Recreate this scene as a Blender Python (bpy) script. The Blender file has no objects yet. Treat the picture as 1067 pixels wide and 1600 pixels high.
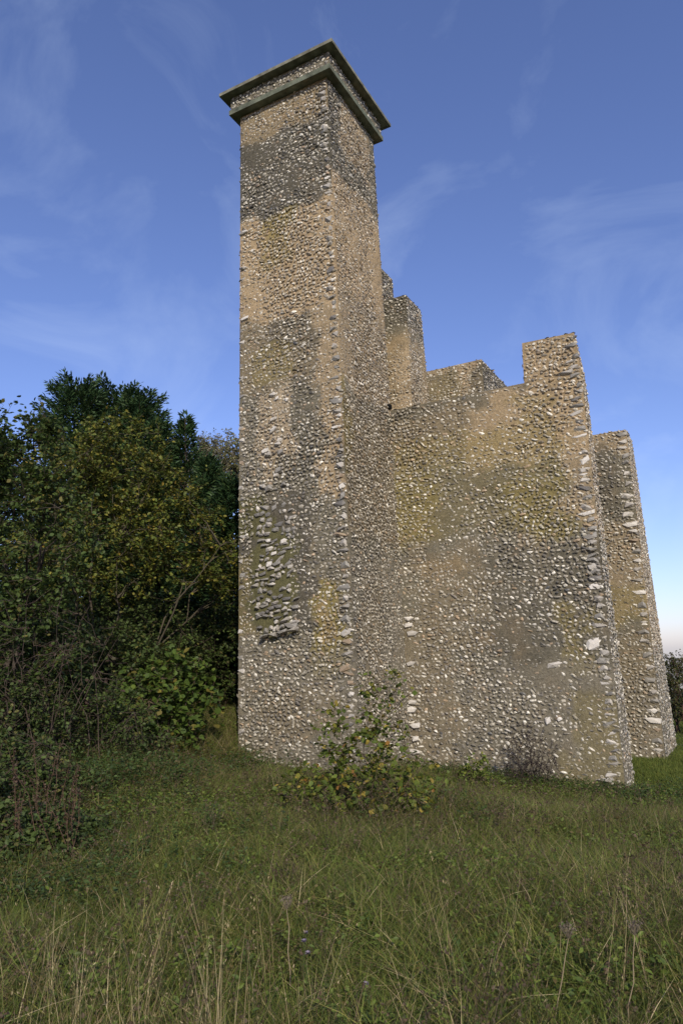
import bpy, bmesh, math, random
import numpy as np
from mathutils import Matrix, Vector

rng = np.random.default_rng(11)
random.seed(11)
S = bpy.context.scene
COL = S.collection

# ------------------------------------------------------------------ camera
cam_d = bpy.data.cameras.new("camera")
cam = bpy.data.objects.new("camera", cam_d)
COL.objects.link(cam)
cam_d.sensor_fit = 'VERTICAL'
cam_d.sensor_height = 36.0
cam_d.lens = 36.0 * 1122.37 / 1600.0
cam_d.clip_start = 0.05
cam_d.clip_end = 3000.0
_r = Vector((0.8729, 0.4871, -0.0277)).normalized()
_f = Vector((-0.4718, 0.8588, 0.1993)).normalized()
_u = _r.cross(_f).normalized()
_r = _f.cross(_u).normalized()
M = Matrix.Identity(4)
for i in range(3):
    M[i][0] = _r[i]; M[i][1] = _u[i]; M[i][2] = -_f[i]
cam.matrix_world = M
S.camera = cam

# ------------------------------------------------------------------ light
SUN_EL = math.radians(31.0)
sun_h = Vector((0.62, -0.785, 0.0)).normalized()          # horizontal direction towards the sun
sun_dir = Vector((sun_h.x * math.cos(SUN_EL), sun_h.y * math.cos(SUN_EL), math.sin(SUN_EL)))
sun_d = bpy.data.lights.new("sun", 'SUN')
sun_d.energy = 3.6
sun_d.angle = math.radians(0.6)
sun_d.color = (1.0, 0.905, 0.725)
sun = bpy.data.objects.new("sun", sun_d)
COL.objects.link(sun)
sun.rotation_euler = (-sun_dir).to_track_quat('-Z', 'Y').to_euler()

W = bpy.data.worlds.new("World")
S.world = W
W.use_nodes = True
nt = W.node_tree
nt.nodes.clear()
out = nt.nodes.new('ShaderNodeOutputWorld')
bg = nt.nodes.new('ShaderNodeBackground')
bg.inputs['Strength'].default_value = 0.125
sky = nt.nodes.new('ShaderNodeTexSky')
sky.sky_type = 'NISHITA'
sky.sun_disc = False
sky.sun_elevation = SUN_EL
sky.sun_rotation = math.atan2(sun_h.x, sun_h.y)
sky.air_density = 1.0
sky.dust_density = 0.6
sky.ozone_density = 3.0
tint = nt.nodes.new('ShaderNodeMixRGB'); tint.blend_type = 'MULTIPLY'
tint.inputs[0].default_value = 1.0
tint.inputs[2].default_value = (0.95, 0.895, 1.15, 1)
nt.links.new(sky.outputs[0], tint.inputs[1])
# thin cirrus
tc = nt.nodes.new('ShaderNodeTexCoord')
mp = nt.nodes.new('ShaderNodeMapping')
mp.inputs['Location'].default_value = (5.1, 2.2, 1.1)
mp.inputs['Rotation'].default_value = (0.2, 0.3, 0.4)
mp.inputs['Scale'].default_value = (2.6, 2.6, 4.4)
nt.links.new(tc.outputs['Generated'], mp.inputs['Vector'])
n1 = nt.nodes.new('ShaderNodeTexNoise')
n1.inputs['Scale'].default_value = 1.5
n1.inputs['Detail'].default_value = 9.0
n1.inputs['Roughness'].default_value = 0.58
n1.inputs['Distortion'].default_value = 0.7
nt.links.new(mp.outputs[0], n1.inputs['Vector'])
cr = nt.nodes.new('ShaderNodeValToRGB')
cr.color_ramp.elements[0].position = 0.50
cr.color_ramp.elements[0].color = (0, 0, 0, 1)
cr.color_ramp.elements[1].position = 0.74
cr.color_ramp.elements[1].color = (0.16, 0.16, 0.16, 1)
nt.links.new(n1.outputs['Fac'], cr.inputs[0])
cm = nt.nodes.new('ShaderNodeMixRGB'); cm.blend_type = 'MIX'
cm.inputs[2].default_value = (5.0, 6.0, 7.6, 1)
nt.links.new(cr.outputs[0], cm.inputs[0])
nt.links.new(tint.outputs[0], cm.inputs[1])
nt.links.new(cm.outputs[0], bg.inputs['Color'])
nt.links.new(bg.outputs[0], out.inputs['Surface'])

S.view_settings.view_transform = 'Standard'
S.view_settings.look = 'None'
S.view_settings.gamma = 1.0
S.view_settings.use_curve_mapping = False
S.view_settings.exposure = 0.30
S.render.engine = 'CYCLES'
S.cycles.max_bounces = 5
S.cycles.transparent_max_bounces = 4

# ------------------------------------------------------------------ helpers
def hash3(ix, iy, iz, seed):
    n = (ix.astype(np.int64) * 73856093) ^ (iy.astype(np.int64) * 19349663) ^ (iz.astype(np.int64) * 83492791) ^ (seed * 2654435761 % 2147483647)
    n = (n ^ (n >> 13)) * 1274126177
    n = n & 0x7fffffff
    n = ((n ^ (n >> 15)) * 2246822519) & 0x7fffffff
    return n / float(0x7fffffff)

def vnoise(P, scale, seed=0, octaves=1):
    P = np.asarray(P, float)
    tot = np.zeros(len(P)); amp = 1.0; s = 0.0
    for o in range(octaves):
        Q = P * scale * (2 ** o) + 17.3 * o
        I = np.floor(Q).astype(np.int64); F = Q - I
        F = F * F * (3 - 2 * F)
        v = 0
        for dx in (0, 1):
            for dy in (0, 1):
                for dz in (0, 1):
                    w = (F[:, 0] if dx else 1 - F[:, 0]) * (F[:, 1] if dy else 1 - F[:, 1]) * (F[:, 2] if dz else 1 - F[:, 2])
                    v = v + w * hash3(I[:, 0] + dx, I[:, 1] + dy, I[:, 2] + dz, seed + o * 7)
        tot += amp * v; s += amp; amp *= 0.5
    return tot / s

def mesh_np(name, V, F, col=None, mat=None, smooth=False):
    """V (n,3), F (m,k) uniform face arrays (or list of them); col (n,3)."""
    me = bpy.data.meshes.new(name)
    V = np.ascontiguousarray(V, dtype=np.float32)
    Fs = F if isinstance(F, list) else [F]
    Fs = [np.asarray(f, dtype=np.int32) for f in Fs if len(f)]
    loops = np.concatenate([f.ravel() for f in Fs])
    sizes = np.concatenate([np.full(len(f), f.shape[1], np.int32) for f in Fs])
    starts = np.concatenate([[0], np.cumsum(sizes)[:-1]]).astype(np.int32)
    me.vertices.add(len(V)); me.vertices.foreach_set('co', V.ravel())
    me.loops.add(len(loops)); me.loops.foreach_set('vertex_index', loops)
    me.polygons.add(len(sizes)); me.polygons.foreach_set('loop_start', starts)
    me.polygons.foreach_set('loop_total', sizes)
    me.polygons.foreach_set('use_smooth', np.full(len(sizes), bool(smooth)))
    me.update(calc_edges=True)
    if col is not None:
        a = me.color_attributes.new('Col', 'FLOAT_COLOR', 'POINT')
        c4 = np.ones((len(V), 4), np.float32); c4[:, :3] = col
        a.data.foreach_set('color', c4.ravel())
    if mat is not None:
        me.materials.append(mat)
    return me

def link(name, data, parent=None, kind=None, label=None, cat=None, group=None, loc=None):
    o = bpy.data.objects.new(name, data)
    COL.objects.link(o)
    if loc is not None: o.location = loc
    if parent is not None: o.parent = parent
    if kind: o['kind'] = kind
    if label: o['label'] = label
    if cat: o['category'] = cat
    if group: o['group'] = group
    return o

def empty(name, loc, label, cat, group=None):
    o = link(name, None, None, None, label, cat, group, loc)
    o.empty_display_size = 0.2
    return o

def nodes(name):
    m = bpy.data.materials.new(name); m.use_nodes = True
    t = m.node_tree; t.nodes.clear()
    o = t.nodes.new('ShaderNodeOutputMaterial')
    return m, t, o

def mat_attr(name, rough=0.8, spec=0.25, var=0.25, nscale=30, bump=0.0, bscale=60, bdist=0.01):
    m, t, o = nodes(name)
    p = t.nodes.new('ShaderNodeBsdfPrincipled')
    p.inputs['Roughness'].default_value = rough
    p.inputs['Specular IOR Level'].default_value = spec
    a = t.nodes.new('ShaderNodeVertexColor'); a.layer_name = 'Col'
    tcx = t.nodes.new('ShaderNodeTexCoord')
    n = t.nodes.new('ShaderNodeTexNoise'); n.inputs['Scale'].default_value = nscale
    n.inputs['Detail'].default_value = 5
    t.links.new(tcx.outputs['Object'], n.inputs['Vector'])
    mr = t.nodes.new('ShaderNodeMapRange')
    mr.inputs[1].default_value = 0.25; mr.inputs[2].default_value = 0.75
    mr.inputs[3].default_value = 1 - var; mr.inputs[4].default_value = 1 + var
    t.links.new(n.outputs['Fac'], mr.inputs[0])
    mx = t.nodes.new('ShaderNodeMixRGB'); mx.blend_type = 'MULTIPLY'; mx.inputs[0].default_value = 1
    t.links.new(a.outputs['Color'], mx.inputs[1]); t.links.new(mr.outputs[0], mx.inputs[2])
    t.links.new(mx.outputs[0], p.inputs['Base Color'])
    if bump:
        n2 = t.nodes.new('ShaderNodeTexNoise'); n2.inputs['Scale'].default_value = bscale
        n2.inputs['Detail'].default_value = 6; n2.inputs['Roughness'].default_value = 0.65
        t.links.new(tcx.outputs['Object'], n2.inputs['Vector'])
        b = t.nodes.new('ShaderNodeBump'); b.inputs['Strength'].default_value = bump
        b.inputs['Distance'].default_value = bdist
        t.links.new(n2.outputs['Fac'], b.inputs['Height']); t.links.new(b.outputs[0], p.inputs['Normal'])
    t.links.new(p.outputs[0], o.inputs['Surface'])
    return m

def mat_leaf(name, trans=0.3, rough=0.55, spec=0.25):
    m, t, o = nodes(name)
    p = t.nodes.new('ShaderNodeBsdfPrincipled')
    p.inputs['Roughness'].default_value = rough
    p.inputs['Specular IOR Level'].default_value = spec
    a = t.nodes.new('ShaderNodeVertexColor'); a.layer_name = 'Col'
    tr = t.nodes.new('ShaderNodeBsdfTranslucent')
    mx = t.nodes.new('ShaderNodeMixShader'); mx.inputs[0].default_value = trans
    t.links.new(a.outputs['Color'], p.inputs['Base Color'])
    t.links.new(a.outputs['Color'], tr.inputs['Color'])
    t.links.new(p.outputs[0], mx.inputs[1]); t.links.new(tr.outputs[0], mx.inputs[2])
    t.links.new(mx.outputs[0], o.inputs['Surface'])
    return m

M_MORTAR = mat_attr('lime_mortar', 0.95, 0.1, 0.35, 22, 0.9, 45, 0.02)
M_FLINT = mat_attr('flint_stone', 0.42, 0.45, 0.45, 26, 0.35, 60, 0.01)
M_CONC = mat_attr('weathered_concrete', 0.9, 0.15, 0.55, 5, 0.7, 40, 0.012)
M_BARK = mat_attr('bark', 0.95, 0.1, 0.3, 18)
M_LEAF = mat_leaf('leaf', 0.28)
M_NEEDLE = mat_leaf('needle', 0.12)
M_GRASS = mat_leaf('grass_blade', 0.25, 0.6, 0.2)

# ------------------------------------------------------------------ ground
CTRL = np.array([
    (0, 0, -1.62), (-2, 4, -1.68), (-4.5, 8.5, -1.80), (-6.1, 11.3, -2.14), (-7.6, 11.25, -2.02), (-8.8, 11.3, -1.78), (-7.3, 10.4, -1.88),
    (-4, 13.5, -2.32), (-5.2, 13.3, -2.28), (-2.1, 13.5, -2.58), (-1.7, 12.3, -2.42), (-3.0, 13.0, -2.44), (-2, 18, -2.40), (-2, 21, -2.42), (-11.0, 12.0, -1.30), (-9.6, 14.5, -1.25),
    (-8, 7, -1.55), (-12, 8, -1.25), (-14, 14, -1.0), (-20, 18, -0.6), (3, 12, -2.25), (4, 5, -1.95), (0.5, 9, -2.0),
    (0, 32, -2.6), (-5, 5, -1.62), (10, 20, -2.8), (-3.5, 2.5, -1.6), (-30, 5, -0.3), (0, -15, -2.2), (-12, -12, -1.4), (-30, 40, 0.3),
], float)
def gz(x, y, noise=True):
    x = np.asarray(x, float); y = np.asarray(y, float)
    sh = x.shape; x = x.ravel(); y = y.ravel()
    num = np.zeros_like(x); den = np.zeros_like(x)
    for cx, cy, cz in CTRL:
        w = 1.0 / ((x - cx) ** 2 + (y - cy) ** 2 + 1.2) ** 1.8
        num += w * cz; den += w
    z = num / den
    d = np.hypot(x, y)
    z = z - .075 * np.maximum(0, d - 42)            # the hill falls away beyond the ruin
    if noise:
        P = np.stack([x, y, np.zeros_like(x)], 1)
        z = z + (vnoise(P, 0.9, 3, 2) - 0.5) * 0.10
    return z.reshape(sh)

def make_ground():
    # graded grid: fine near the place, coarse to the horizon
    a = np.concatenate([[-1500, -900, -500, -300, -180, -110, -70, -48, -36], np.arange(-28, 12.01, 0.4), [16, 22, 30, 42, 60, 90, 140, 220, 400, 800, 1500]])
    b = np.concatenate([[-900, -400, -200, -100, -50, -25, -12], np.arange(-6, 34.01, 0.4), [38, 44, 52, 64, 80, 110, 160, 240, 400, 800, 1500]])
    X, Y = np.meshgrid(a, b)
    Z = gz(X, Y)
    V = np.stack([X.ravel(), Y.ravel(), Z.ravel()], 1)
    nx = len(a); ny = len(b)
    i = np.arange(nx - 1)[None, :] + np.arange(ny - 1)[:, None] * nx
    F = np.stack([i, i + 1, i + 1 + nx, i + nx], -1).reshape(-1, 4)
    n = vnoise(V, 0.35, 5, 3)[:, None]; n2 = vnoise(V, 1.6, 9, 2)[:, None]
    c = np.array([[0.035, 0.048, 0.014]]) * (0.7 + 0.6 * n) + np.array([[0.05, 0.035, 0.014]]) * n2 * 0.5
    return mesh_np('ground', V, F, c, mat_attr('meadow_soil', 0.95, 0.1, 0.5, 14, 0.8, 30, 0.05), True)
link('ground', make_ground(), kind='structure')

# ------------------------------------------------------------------ flint building
GREY = np.array((.122, .109, .078)); DARK = np.array((.082, .074, .056)); TAN = np.array((.335, .250, .148))
OLIVE = np.array((.20, .160, .052)); BROWN = np.array((.190, .152, .095)); PALE = np.array((.40, .31, .20))
LGREY = np.array((.172, .152, .113)); ORANGE = np.array((.29, .205, .105)); MOSS = np.array((.10, .095, .035))

# patches: (u0,u1,v0,v1,soft,colour,strength) in metres along / up the face
P_FRONT = [
    (-9, -6, 6.95, 9.3, .12, TAN, .95), (-7.2, -6, 8.9, 9.9, .25, TAN, .45), (-9, -6, 11.25, 13, .25, ORANGE, .45),
    (-9, -6, 9.35, 11.3, .15, DARK, .85),
    (-8.1, -7.4, 8.1, 8.9, .3, OLIVE, .5), (-7.9, -7.2, 8.95, 9.35, .15, OLIVE, .7),
    (-9, -6.75, 5.3, 6.95, .12, BROWN, .75), (-7.9, -6.8, 6.1, 7.0, .2, DARK, .45), (-8.3, -7.3, 5.5, 6.3, .4, OLIVE, .45),
    (-6.7, -6, 4.2, 7.4, .15, TAN, .7),
    (-8.2, -7.35, 3.4, 5.3, .2, PALE, .6), (-8.7, -8.25, 3.2, 5.2, .15, LGREY, .4), (-7.3, -6.85, 2.6, 5.4, .12, GREY, .9),
    (-7.8, -7.2, 2.9, 3.9, .12, GREY, .9),
    (-8.6, -7.0, .5, 3.0, .3, DARK, .85), (-8.6, -7.9, 2.4, 3.1, .2, MOSS, .7), (-8.25, -7.45, .35, 2.4, .3, MOSS, .7), (-8.7, -8.25, .4, 2.0, .15, OLIVE, .4),
    (-6.68, -6.3, 3.0, 4.6, .1, TAN, .8), (-6.95, -6.3, -.35, 1.4, .18, OLIVE, .8), (-6.8, -6.5, .3, .9, .1, ORANGE, .5),
    (-9, -6, -3, .2, .5, LGREY, .65), (-8, -6.4, -1.4, -.4, .4, BROWN, .5),
]
P_RIGHT = [
    (11, 14.5, 9.9, 12.5, .3, GREY, .8), (12.0, 13.3, 10.6, 12.0, .25, TAN, .75), (11, 12.0, 9.4, 11.8, .2, DARK, .6),
    (11, 14, 7.3, 9.9, .3, TAN, .95), (11, 14, 5.2, 7.6, .5, TAN, .65), (11.8, 14, 5.6, 7.3, .3, BROWN, .3),
    (11, 14, 2.2, 5.0, .5, BROWN, .75), (11.2, 11.7, 3.4, 5.2, .15, OLIVE, .5), (11, 14, -3, 1.9, .7, LGREY, .8), (11.8, 12.8, -2, 1.6, .3, BROWN, .5),
]
P_SPUR = [
    (-6.3, -1.5, 3.9, 7, .4, BROWN, .9), (-4.6, -1.5, 3.6, 7, .5, TAN, .75), (-6.3, -4.2, 5.02, 5.5, .1, GREY, .8), (-4.9, -3.3, 5.12, 5.4, .08, GREY, .7),
    (-3.4, -2.55, 4.5, 5.0, .15, OLIVE, .35),
    (-6.3, -2.5, 2.3, 4.5, .5, OLIVE, .45), (-6.2, -5.4, 2.5, 3.8, .4, OLIVE, .45), (-4.0, -2.7, 2.2, 3.3, .4, OLIVE, .5), (-2.6, -1.6, 2.3, 5.5, .2, TAN, .6),
    (-5.2, -3.7, 2.2, 3.7, .4, GREY, .4), (-4.5, -1.8, -.2, 1.95, .25, DARK, .45), (-5.8, -4.3, .6, 2.1, .3, BROWN, .5),
    (-5.7, -4.7, 1.6, 1.9, .2, ORANGE, .35), (-5.1, -4.1, .15, .5, .25, ORANGE, .2), (-3.0, -2.5, -.5, 1.0, .2, OLIVE, .45),
    (-6.3, -1.5, -3, -.2, .7, LGREY, .6), (-3.0, -1.7, -2.6, -.8, .3, OLIVE, .35),
    (-6.3, -5.0, -3, .8, .5, BROWN, .5),
]
P_REAR = [(-5, -1.5, 4.7, 5.6, .15, TAN, .6), (-5, -2.4, 3.0, 4.9, .2, DARK, .55), (-5, -1.5, 0.7, 3.0, .4, TAN, .4), (-5, -1.5, .6, 1.4, .3, OLIVE, .4),
          (-5, -1.5, -3, .4, .5, BROWN, .6), (-3, -1.5, -3, -.5, .3, LGREY, .5)]
P_PIER = [(-9, 30, 7.9, 11, .3, DARK, .7), (-9, 30, 4, 7.6, .5, TAN, .55), (-6.6, -6.2, 5, 7.2, .2, PALE, .5)]
P_BACK = [(-6.3, -5.5, 5.5, 6.8, .3, OLIVE, .4), (-5.6, -5.2, 5.5, 7.2, .15, PALE, .6), (-5.15, -4.8, 5.5, 7.2, .08, DARK, .8), (-9, 30, 6.9, 7.3, .06, TAN, .5), (-7, -4.8, 5.6, 6.8, .3, BROWN, .5)]

def field(P, u, v, patches, seed=0, base=GREY):
    a = vnoise(P, 1.1, 31 + seed, 3)[:, None]; b = vnoise(P, 3.7, 47 + seed, 2)[:, None]
    c = base[None] * (0.95 + 0.5 * a)
    c = c + (TAN[None] * 0.75 - c) * (np.clip((b - 0.5) * 1.6, 0, 0.7) if seed < 20 or seed > 30 else np.clip((b - .62) * 1.2, 0, .3))
    wu = u + (vnoise(P, 2.2, 71 + seed, 5) - .5) * .9
    wv = v + (vnoise(P, 1.9, 83 + seed, 5) - .5) * .65
    nfine = vnoise(P, 5.5, 97 + seed, 4)
    for u0, u1, v0, v1, s, colr, k in patches:
        def ss(x): x = np.clip(x, 0, 1); return x * x * (3 - 2 * x)
        w = ss((wu - u0) / s + .5) * ss((u1 - wu) / s + .5) * ss((wv - v0) / s + .5) * ss((v1 - wv) / s + .5)
        w = ss((w + (nfine - .5) * 1.1 - .22) / .55) * np.minimum(w * 3, 1) * k
        w = np.clip(w, 0, 1)[:, None]
        c = c * (1 - w) + colr[None] * w
    return c

class Face:
    """a quad of wall: p00 (bottom start), p10 (bottom end), p11, p01; outward normal = (p10-p00) x (p01-p00)"""
    def __init__(s, p00, p10, p11, p01, patches=(), uaxis=0, seed=0, base=GREY):
        s.p = [np.array(q, float) for q in (p00, p10, p11, p01)]
        s.patches = patches; s.ua = uaxis; s.seed = seed; s.base = base
        n = np.cross(s.p[1] - s.p[0], s.p[3] - s.p[0]); s.n = n / np.linalg.norm(n)
        s.w = np.linalg.norm(s.p[1] - s.p[0]); s.h = np.linalg.norm(s.p[3] - s.p[0])
    def at(s, U, V):
        U = np.asarray(U)[:, None]; V = np.asarray(V)[:, None]
        return (s.p[0] * (1 - U) * (1 - V) + s.p[1] * U * (1 - V) + s.p[2] * U * V + s.p[3] * (1 - U) * V)
    def colour(s, P):
        return field(P, P[:, s.ua], P[:, 2], s.patches, s.seed, s.base)
    def grid(s, cell=0.07, amp=0.03):
        nu = max(2, int(s.w / cell)); nv = max(2, int(s.h / cell))
        U, V = np.meshgrid(np.linspace(0, 1, nu + 1), np.linspace(0, 1, nv + 1))
        U = U.ravel(); V = V.ravel()
        P = s.at(U, V)
        e = np.minimum(np.minimum(U, 1 - U) * s.w, np.minimum(V, 1 - V) * s.h)
        m = np.clip(e / 0.12, 0, 1)
        d = ((vnoise(P, 6, 13, 2) - .5) * 1.2 + (vnoise(P, 0.8, 17, 2) - .5) * 2.0) * amp * m
        C = s.colour(P)
        P = P + s.n * d[:, None]
        i = np.arange(nu)[None, :] + np.arange(nv)[:, None] * (nu + 1)
        F = np.stack([i, i + 1, i + nu + 2, i + nu + 1], -1).reshape(-1, 4)
        return P, F, C

def ico_hemi(seed, lo=-0.25, sub=1, noise=0.3, square=0.0):
    bm = bmesh.new()
    bmesh.ops.create_icosphere(bm, subdivisions=sub, radius=1.0)
    r = np.random.default_rng(seed)
    R = Matrix.Rotation(r.uniform(0, 6), 3, 'Z') @ Matrix.Rotation(r.uniform(0, 6), 3, 'X')
    for v in bm.verts: v.co = R @ v.co
    bmesh.ops.delete(bm, geom=[v for v in bm.verts if v.co.z < lo - 0.25], context='VERTS')
    for v in bm.verts:
        c = v.co
        if square:
            q = np.array(c); q = np.sign(q) * np.abs(q) ** (1 - square); c = Vector(q)
        v.co = c * (1 + r.uniform(-noise, noise * 0.6))
    bmesh.ops.triangulate(bm, faces=bm.faces[:])
    bm.verts.index_update()
    V = np.array([v.co[:] for v in bm.verts]); F = np.array([[v.index for v in f.verts] for f in bm.faces])
    bm.free()
    return V, F
HEMI = [ico_hemi(100 + i, lo=-.02, noise=.30) for i in range(20)]
BLOCK = [ico_hemi(300 + i, lo=-0.45, noise=0.34, square=0.22) for i in range(12)]

def stone_colours(n, r, mortar, white=0.12, blend=0.5):
    pal = np.array([(.125, .115, .10), (.19, .172, .145), (.27, .245, .195), (.37, .335, .265), (.49, .45, .36), (.64, .60, .51), (.38, .28, .18), (.085, .085, .085)])
    pr = np.array([.07, .12, .19, .24, .23, white * .8, .08, .03]); pr /= pr.sum()
    k = r.choice(len(pal), n, p=pr)
    c = pal[k] * r.uniform(.82, 1.18, (n, 1))
    b = r.uniform(0, blend, (n, 1)) * np.where(k == 5, .35, 1.0)[:, None] + 0.08
    return c * (1 - b) + mortar * b

def stones(face, r, row=0.072, lean=0.0, white=0.12, density=1.0, wmul=.94, skip=None, blend=0.6):
    """scattered coursed flints on one face -> V,F,C"""
    rows = int(face.h / row)
    us, vs, ws, hs = [], [], [], []
    for j in range(rows):
        x = r.uniform(0, .1)
        while x < face.w:
            w = r.gamma(8, 0.0110) * wmul
            w = min(max(w, .045), .19)
            if r.random() < density:
                us.append((x + w * .5) / face.w); vs.append((j + .5 + r.uniform(-.36, .36)) * row / face.h)
                ws.append(w); hs.append(row * r.uniform(.62, 1.08))
            x += w * r.uniform(.98, 1.28)
    us = np.array(us); vs = np.array(vs); ws = np.array(ws); hs = np.array(hs)
    ok = (us < 0.995) & (vs < .998)
    us, vs, ws, hs = us[ok], vs[ok], ws[ok], hs[ok]
    m = int(len(us) * .25)                       # small chips between
    us = np.concatenate([us, r.random(m)]); vs = np.concatenate([vs, r.random(m)])
    ws = np.concatenate([ws, r.uniform(.03, .07, m)]); hs = np.concatenate([hs, r.uniform(.022, .05, m)])
    P = face.at(us, vs)
    if skip is not None:
        k = ~skip(P); P, ws, hs = P[k], ws[k], hs[k]
    # patches of bare mortar
    bare = vnoise(P, 1.7, 55 + face.seed, 2)
    k = r.random(len(P)) > np.clip((bare - .68) * 4, 0, .25)
    P, ws, hs = P[k], ws[k], hs[k]
    n = len(P)
    eu = (face.p[1] - face.p[0]) / face.w; nn = face.n; ev = np.cross(nn, eu)
    th = lean + r.normal(0, .34, n)
    cu = np.cos(th)[:, None]; su = np.sin(th)[:, None]
    A = eu * cu + ev * su; B = -eu * su + ev * cu
    tilt = r.normal(0, .18, (n, 2))
    N = nn + A * tilt[:, :1] + B * tilt[:, 1:]
    dep = r.uniform(.015, .036, n) * (0.75 + ws * 3)
    C = stone_colours(n, r, face.colour(P), white, blend)
    sid = r.integers(0, len(HEMI), n)
    Vs, Fs, Cs = [], [], []; off = 0
    for q in range(len(HEMI)):
        k = np.where(sid == q)[0]
        if not len(k): continue
        hv, hf = HEMI[q]
        X = (P[k][:, None] + hv[None, :, 0:1] * (A[k] * ws[k][:, None] * .5)[:, None]
             + hv[None, :, 1:2] * (B[k] * hs[k][:, None] * .5)[:, None]
             + hv[None, :, 2:3] * (N[k] * dep[k][:, None])[:, None])
        m = hv.shape[0]
        Vs.append(X.reshape(-1, 3)); Cs.append(np.repeat(C[k], m, 0))
        Fs.append((hf[None] + (np.arange(len(k)) * m)[:, None, None]).reshape(-1, 3) + off)
        off += len(k) * m
    return np.concatenate(Vs), np.concatenate(Fs), np.concatenate(Cs)

def join(parts):
    Vs, Fs, Cs = [], [], []; off = 0
    for V, F, C in parts:
        Vs.append(V); Fs.append(np.asarray(F) + off); Cs.append(C); off += len(V)
    ks = sorted(set(f.shape[1] for f in Fs))
    return np.concatenate(Vs), [np.concatenate([f for f in Fs if f.shape[1] == k]) for k in ks], np.concatenate(Cs)

def block_faces(b, t, patches_front=(), patches_right=(), seed=0, base=GREY, which='FRBLT'):
    """b,t: four corners (front-left, front-right, back-right, back-left) at bottom and top"""
    b = [np.array(q, float) for q in b]; t = [np.array(q, float) for q in t]
    fs = []
    if 'F' in which: fs.append(Face(b[0], b[1], t[1], t[0], patches_front, 0, seed, base))
    if 'R' in which: fs.append(Face(b[1], b[2], t[2], t[1], patches_right, 1, seed + 1, base))
    if 'B' in which: fs.append(Face(b[2], b[3], t[3], t[2], (), 0, seed + 2, base))
    if 'L' in which: fs.append(Face(b[3], b[0], t[0], t[3], (), 1, seed + 3, base))
    if 'T' in which: fs.append(Face(t[0], t[1], t[2], t[3], (), 0, seed + 4, np.array((.30, .25, .19))))
    return fs

folly = empty('flint_tower', (-6.2, 12.5, -2.0), 'tall square ruined tower of grey flint rubble with stepped spur walls and a concrete cap', 'building')
FO = Vector(folly.location)

def part(name, me, parent=folly, kind=None, label=None):
    o = link(name, me, parent, kind, label)
    o.location = -FO if parent is folly else (0, 0, 0)
    return o

# pool of separately pickable flints (shared meshes)
FL_COL = [(.54, .505, .445), (.41, .38, .33), (.31, .285, .245), (.22, .205, .175), (.135, .125, .11), (.28, .215, .145)]
FPOOL = []; FPOOL_VF = []; FPOOL_C = []
for ci, c in enumerate(FL_COL):
    for s in range(6):
        V, F = BLOCK[(ci * 3 + s) % len(BLOCK)]
        cc = np.array(c)[None] * (0.8 + .4 * np.random.default_rng(ci * 9 + s).random((len(V), 1)))
        FPOOL.append(mesh_np('flint', V, F, cc, M_FLINT)); FPOOL_VF.append((V, F)); FPOOL_C.append(cc)
FLINTS = []
def flint(parent, P, eu, n, w, h, d, th=0.0, tone=None):
    """note one large flint; place_flints() builds them when all are known"""
    eu = Vector(eu); n = Vector(n); ev = n.cross(eu)
    a = eu * math.cos(th) + ev * math.sin(th); b = n.cross(a)
    if tone is None: tone = int(rng.choice(6, p=[.13, .22, .25, .20, .10, .10]))
    m = Matrix.Identity(4)
    for i in range(3):
        m[i][0] = a[i] * w / 2; m[i][1] = b[i] * h / 2; m[i][2] = n[i] * d; m[i][3] = P[i]
    FLINTS.append((w * h / Vector(P).length_squared, parent, m, tone * 6 + int(rng.integers(0, 6))))

def place_flints(limit=296):
    FLINTS.sort(key=lambda q: -q[0])
    for _, parent, m, k in FLINTS[:limit]:
        o = bpy.data.objects.new('flint', FPOOL[k])
        COL.objects.link(o); o.parent = parent; o.matrix_local = m
    rest = {}
    for _, parent, m, k in FLINTS[limit:]:
        rest.setdefault(parent.name, (parent, []))[1].append((m, k))
    for parent, L in rest.values():
        vfc = []
        for m, k in L:
            V, F = FPOOL_VF[k]; A = np.array(m)
            vfc.append((V @ A[:3, :3].T + A[:3, 3], F, FPOOL_C[k]))
        V, F, C = join(vfc)
        link('small_quoins', mesh_np('small_quoins', V, F, C, M_FLINT), parent, 'stuff')

EX = np.array((1., 0, 0)); EY = np.array((0, 1., 0))
ZT = 12.10; ZB = -2.9
XR = lambda z: -6.12 - .0195 * z
XL = lambda z: -8.672 + .0045 * z
YF = lambda z: 11.47 - .0006 * z
YB = lambda z: 13.71 - .0054 * z
def tcorn(z, o=0.0):
    return [(XL(z) - o, YF(z) - o, z), (XR(z) + o, YF(z) - o, z), (XR(z) + o, YB(z) + o, z), (XL(z) - o, YB(z) + o, z)]

# --- tower shaft
TF = block_faces(tcorn(ZB), tcorn(ZT), P_FRONT, P_RIGHT, 0, which='FRBL')
V, F, C = join([f.grid(.065, .03) for f in TF[:2]] + [f.grid(.15, .03) for f in TF[2:]])
shaft = part('tower_shaft', mesh_np('tower_shaft', V, F, C, M_MORTAR))
def in_scar(P):
    return (P[:, 0] > -8.32) & (P[:, 0] < -7.45) & (P[:, 2] > .55) & (P[:, 2] < 3.0) & (P[:, 1] < 11.6)
st = [stones(TF[0], rng, .074, -.10, .13, 1.0, 1.0, in_scar), stones(TF[1], rng, .066, -.30, .10, 1.0, .9, None, .6),
      stones(TF[3], rng, .10, 0, .12, .8), stones(TF[2], rng, .12, 0, .12, .5)]
V, F, C = join(st)
part('flint_facing', mesh_np('flint_facing', V, F, C, M_FLINT), shaft, 'stuff')

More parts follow.
